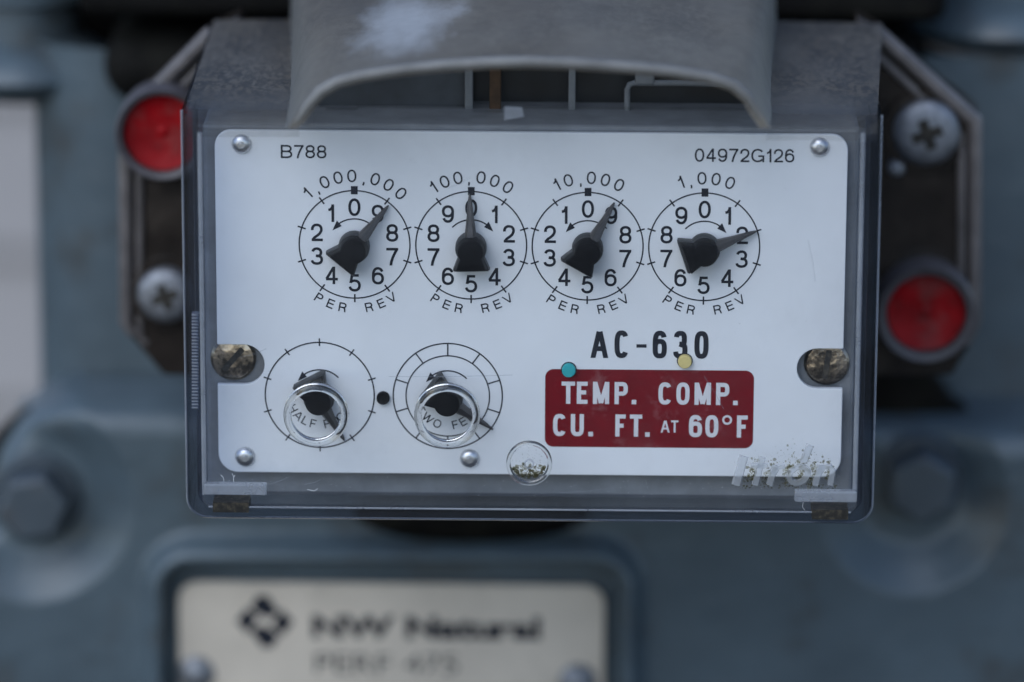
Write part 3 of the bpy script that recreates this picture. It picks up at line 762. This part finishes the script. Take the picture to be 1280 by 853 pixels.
def specks(name, mat, parent, spots, kind='stuff'):
    m = MB()
    for p, r in spots:
        k = 5; vs = [p + Vector((r * random.uniform(.5, 1.3) * math.cos(2 * math.pi * i / k), 0, r * random.uniform(.5, 1.3) * math.sin(2 * math.pi * i / k))) for i in range(k)] + [p + Vector((0, -r * .7, 0))]
        m.add(vs, [[i, (i + 1) % k, k] for i in range(k)])
    return m.build(name, mat, parent, kind=kind)
sp = []
for k in range(260):
    an = random.uniform(-160, -20); rr = 22 * (1 - random.random() ** 2.0 * .75)
    x, y = rr * math.cos(R(an)), rr * math.sin(R(an))
    if y < -5 + random.gauss(0, 4): sp.append((P(661 + x, 577 - y * .92, YF - .03), random.choice((.5, .8, 1.4, 2.6)) * s))
for k in range(60):
    an = random.uniform(0, 360); rr = random.uniform(5, 22); sp.append((P(661 + rr * math.cos(R(an)), 577 + rr * math.sin(R(an)), YF - .03), random.uniform(.3, .6) * s))
random.shuffle(sp); specks('moss', 'moss_film', cover, sp[::2]); specks('moss', 'moss_thin', cover, sp[1::2])

# ---- embossed maker's name, moss in its corners
m = MB()
def slab(path, wd, closed=False):
    """a raised bar of the moulded lettering: path in photo pixels on the pane, width in pixels"""
    pts = [P(a, b, YF) for a, b in path]; h = wd * S(YF) / 2; n = len(pts); L, Q = [], []
    for i in range(n):
        a = pts[i - 1] if (i or closed) else pts[i]; b = pts[(i + 1) % n] if (i < n - 1 or closed) else pts[i]
        t = (b - a).normalized(); q = Vector((t.z, 0, -t.x)) * h; L.append(pts[i] + q); Q.append(pts[i] - q)
    up = Vector((0, -.55, 0)); lo = Vector((0, -.05, 0))
    sec = [L[i] + lo for i in range(n)], [L[i] * .85 + Q[i] * .15 + up for i in range(n)], [Q[i] * .85 + L[i] * .15 + up for i in range(n)], [Q[i] + lo for i in range(n)]
    rows = [[r[i] for r in sec] for i in range(n)]
    if closed: rows.append(rows[0])
    m.grid(rows)
    if not closed: k = len(m.v); m.f.append([k - 4, k - 3, k - 2, k - 1]); m.f.append([k - 4 * n + q for q in (3, 2, 1, 0)])
slab([(920, 606), (930, 570)], 12)
slab([(944, 606), (953, 571)], 9); slab([(938, 582), (960, 582)], 7)
slab([(962, 606), (969, 581)], 9); slab([(967, 592), (972, 584), (981, 582)], 8)
slab([(998 + 11.5 * math.cos(R(t)) + 3 * math.sin(R(t)), 593.5 - 10 * math.sin(R(t))) for t in range(0, 360, 20)], 8.5, True)
slab([(1019, 606), (1026, 581)], 9); slab([(1024, 591), (1029, 584), (1037, 583), (1041, 588), (1038, 606)], 8.5)
slab([(1004, 578), (1013, 556)], 10)
M['emboss'] = clear_mat('embossed_clear_letters', .42, (.88, .90, .92), (.70, .72, .74), .12, .1)
m.build('embossed_name', 'emboss', cover)
sp = []
for k in range(430):
    px = random.choice((934, 939, 957, 963, 980, 984, 998, 998, 1012, 1016, 1032)) + random.gauss(0, 2.6); py = 592 + random.gauss(0, 9)
    if py < 611: sp.append((P(px + (600 - py) * .27, py, YF - .03), random.choice((.5, .7, 1, 1.6, 2.6)) * s))
for k in range(110): sp.append((P(random.gauss(1002, 14), random.gauss(575, 9), YF - .03), random.choice((.4, .6, 1, 1.6)) * s))
for k in range(160): sp.append((P(random.gauss(985, 32), random.gauss(580, 13), YF - .03), random.uniform(.25, .6) * s))
for k in range(90): sp.append((P(random.uniform(916, 1046), 608 + random.gauss(0, 1.6), YF - .03), random.uniform(.5, 1.6) * s))
random.shuffle(sp); specks('moss', 'moss_film', cover, sp[::2]); specks('moss', 'moss_thin', cover, sp[1::2])
# lint and grit stuck on the pane
m = MB()
for pp in (((276, 594), (279, 597), (280, 602)), ((292, 602), (292, 597), (294, 594)), ((384, 612), (393, 614), (397, 611)), ((1004, 628), (1003, 634), (1006, 638)), ((292, 596), (290, 592))):
    m.tube([P(a, b, YF - .1) for a, b in pp], .045, 5)
m.build('lint', 'lint', cover, kind='stuff')
specks('grit', 'slot', cover, [(P(random.uniform(275, 1050), random.uniform(170, 590), YF - .02), random.uniform(.15, .5) * s) for k in range(60)])
specks('grit', 'lint', cover, [(P(random.uniform(255, 1070), random.uniform(595, 622), YF - .02), random.uniform(.12, .45) * s) for k in range(130)])
m = MB()
for (x0_, y0_), (x1_, y1_) in (((301, 447), (333, 436)), ((486, 471), (641, 469)), ((330, 607), (362, 596)), ((880, 470), (905, 512)), ((700, 616), (760, 611)), ((560, 235), (588, 222)), ((283, 610), (312, 597)), ((1010, 300), (1019, 352)), ((380, 606), (402, 599))):
    m.tube([P(x0_, y0_, YF - .005), P((x0_ + x1_) / 2 + 1.5, (y0_ + y1_) / 2 + 1, YF - .005), P(x1_, y1_, YF - .005)], .025, 4)
m.build('scratches', 'edge', cover, kind='stuff')
# chipped prism at the pane's free edge
a, b = P(630, 133, YF), P(656, 150, YF)
MB().prism([(a.x, b.z), (b.x, b.z + .6), (b.x - .4, a.z), (a.x, a.z + .1)], YF - .9, YF - .02).build('latch_tab', 'edge', cover, bevel=.3, seg=3)

# ---- side wings of the cover, bolted to the meter
YW = 62.0; sW = S(YW)
LW = [(300, 20), (258, 40), (150, 138), (150, 395), (160, 418), (205, 470), (300, 470)]
RW = [(1070, 20), (1098, 36), (1226, 142), (1226, 395), (1214, 430), (1190, 470), (1070, 470)]
for pxs, side in ((LW, -1), (RW, 1)):
    wg = MB().prism(outline(pxs, YW), YW, YW + 8).build('cover_wing', 'wing', meter, bevel=.6)
    inn = -side
    path = [P(x + inn * 7, y + (9 if i in (1, 2) else 0), YW - 1) for i, (x, y) in enumerate(pxs[1:5])]
    MB().tube(path, [1.5, 1.5, 1.2, 1.0], 10).build('wing_rim', 'rim', wg, smooth=True)
    path = [P(x + inn * 24, y + (26 if i in (1, 2) else 12), YW - .5) for i, (x, y) in enumerate(pxs[1:5])]
    MB().tube(path, [.9, .9, .7, .6], 10).build('wing_rib', 'rim', wg, smooth=True)
def seal(px, py, r, rc):
    c = P(px, py, YW - 6); s = S(YW - 6); r *= s; rc *= s
    o = MB().lathe([(r * .98, YW - 4), (r * 1.02, YW - 7.5), (rc * .96, YW - 8), (rc, YW - 7.2), (rc, YW + 1)], c.x, c.z, 56).build('seal_cup', 'collar', meter, smooth=True, angle=50)
    MB().lathe([(0, YW - 5.6), (r * .12, YW - 5.55), (r * .16, YW - 5.2), (r * .5, YW - 5.3), (r * .86, YW - 5.9), (r * .97, YW - 6.2), (r * 1.0, YW - 5.2), (r * 1.0, YW - 2)], c.x, c.z, 56).build('seal_plug', 'red_cap', o, smooth=True, angle=50)
seal(203, 166, 49, 59); seal(1157.5, 391, 50, 63)
def pan_screw(px, py, r):
    c = P(px, py, YW - 4); r *= S(YW - 4)
    o = MB().lathe([(0, YW - 4.0), (r * .5, YW - 3.95), (r * .78, YW - 3.7), (r * .94, YW - 3.1), (r, YW - 2.3), (r, YW + 1)], c.x, c.z, 48).build('wing_screw', 'zinc', meter, smooth=True)
    m = MB()
    for k, ang in enumerate((20, 110)):
        a = R(ang); d = Vector((math.cos(a), 0, math.sin(a))) * r * .46; q = Vector((-math.sin(a), 0, math.cos(a))) * r * .15
        cv = Vector((c.x, 0, c.z)); vs = [cv - d - q, cv + d - q, cv + d + q, cv - d + q]
        m.prism([(v.x, v.z) for v in vs], YW - 4.06 - .02 * k, YW - 3.6)
    m.build('drive_recess', 'slot', o)
    MB().lathe([(r * 1.02, YW - 1.2), (r * 1.28, YW - 1.2), (r * 1.32, YW - .6), (r * 1.32, YW + .5)], c.x, c.z, 40).build('washer', 'wing', o, smooth=True)
pan_screw(1159, 169, 42); pan_screw(206, 372, 36)
c = P(1121, 211, YW - 2); MB().lathe([(0, YW - 3), (1.2, YW - 2.6), (1.7, YW - 1.6), (1.7, YW + 1)], c.x, c.z, 24).build('wing_rivet', 'zinc', meter, smooth=True)
print('objects', len(bpy.data.objects))
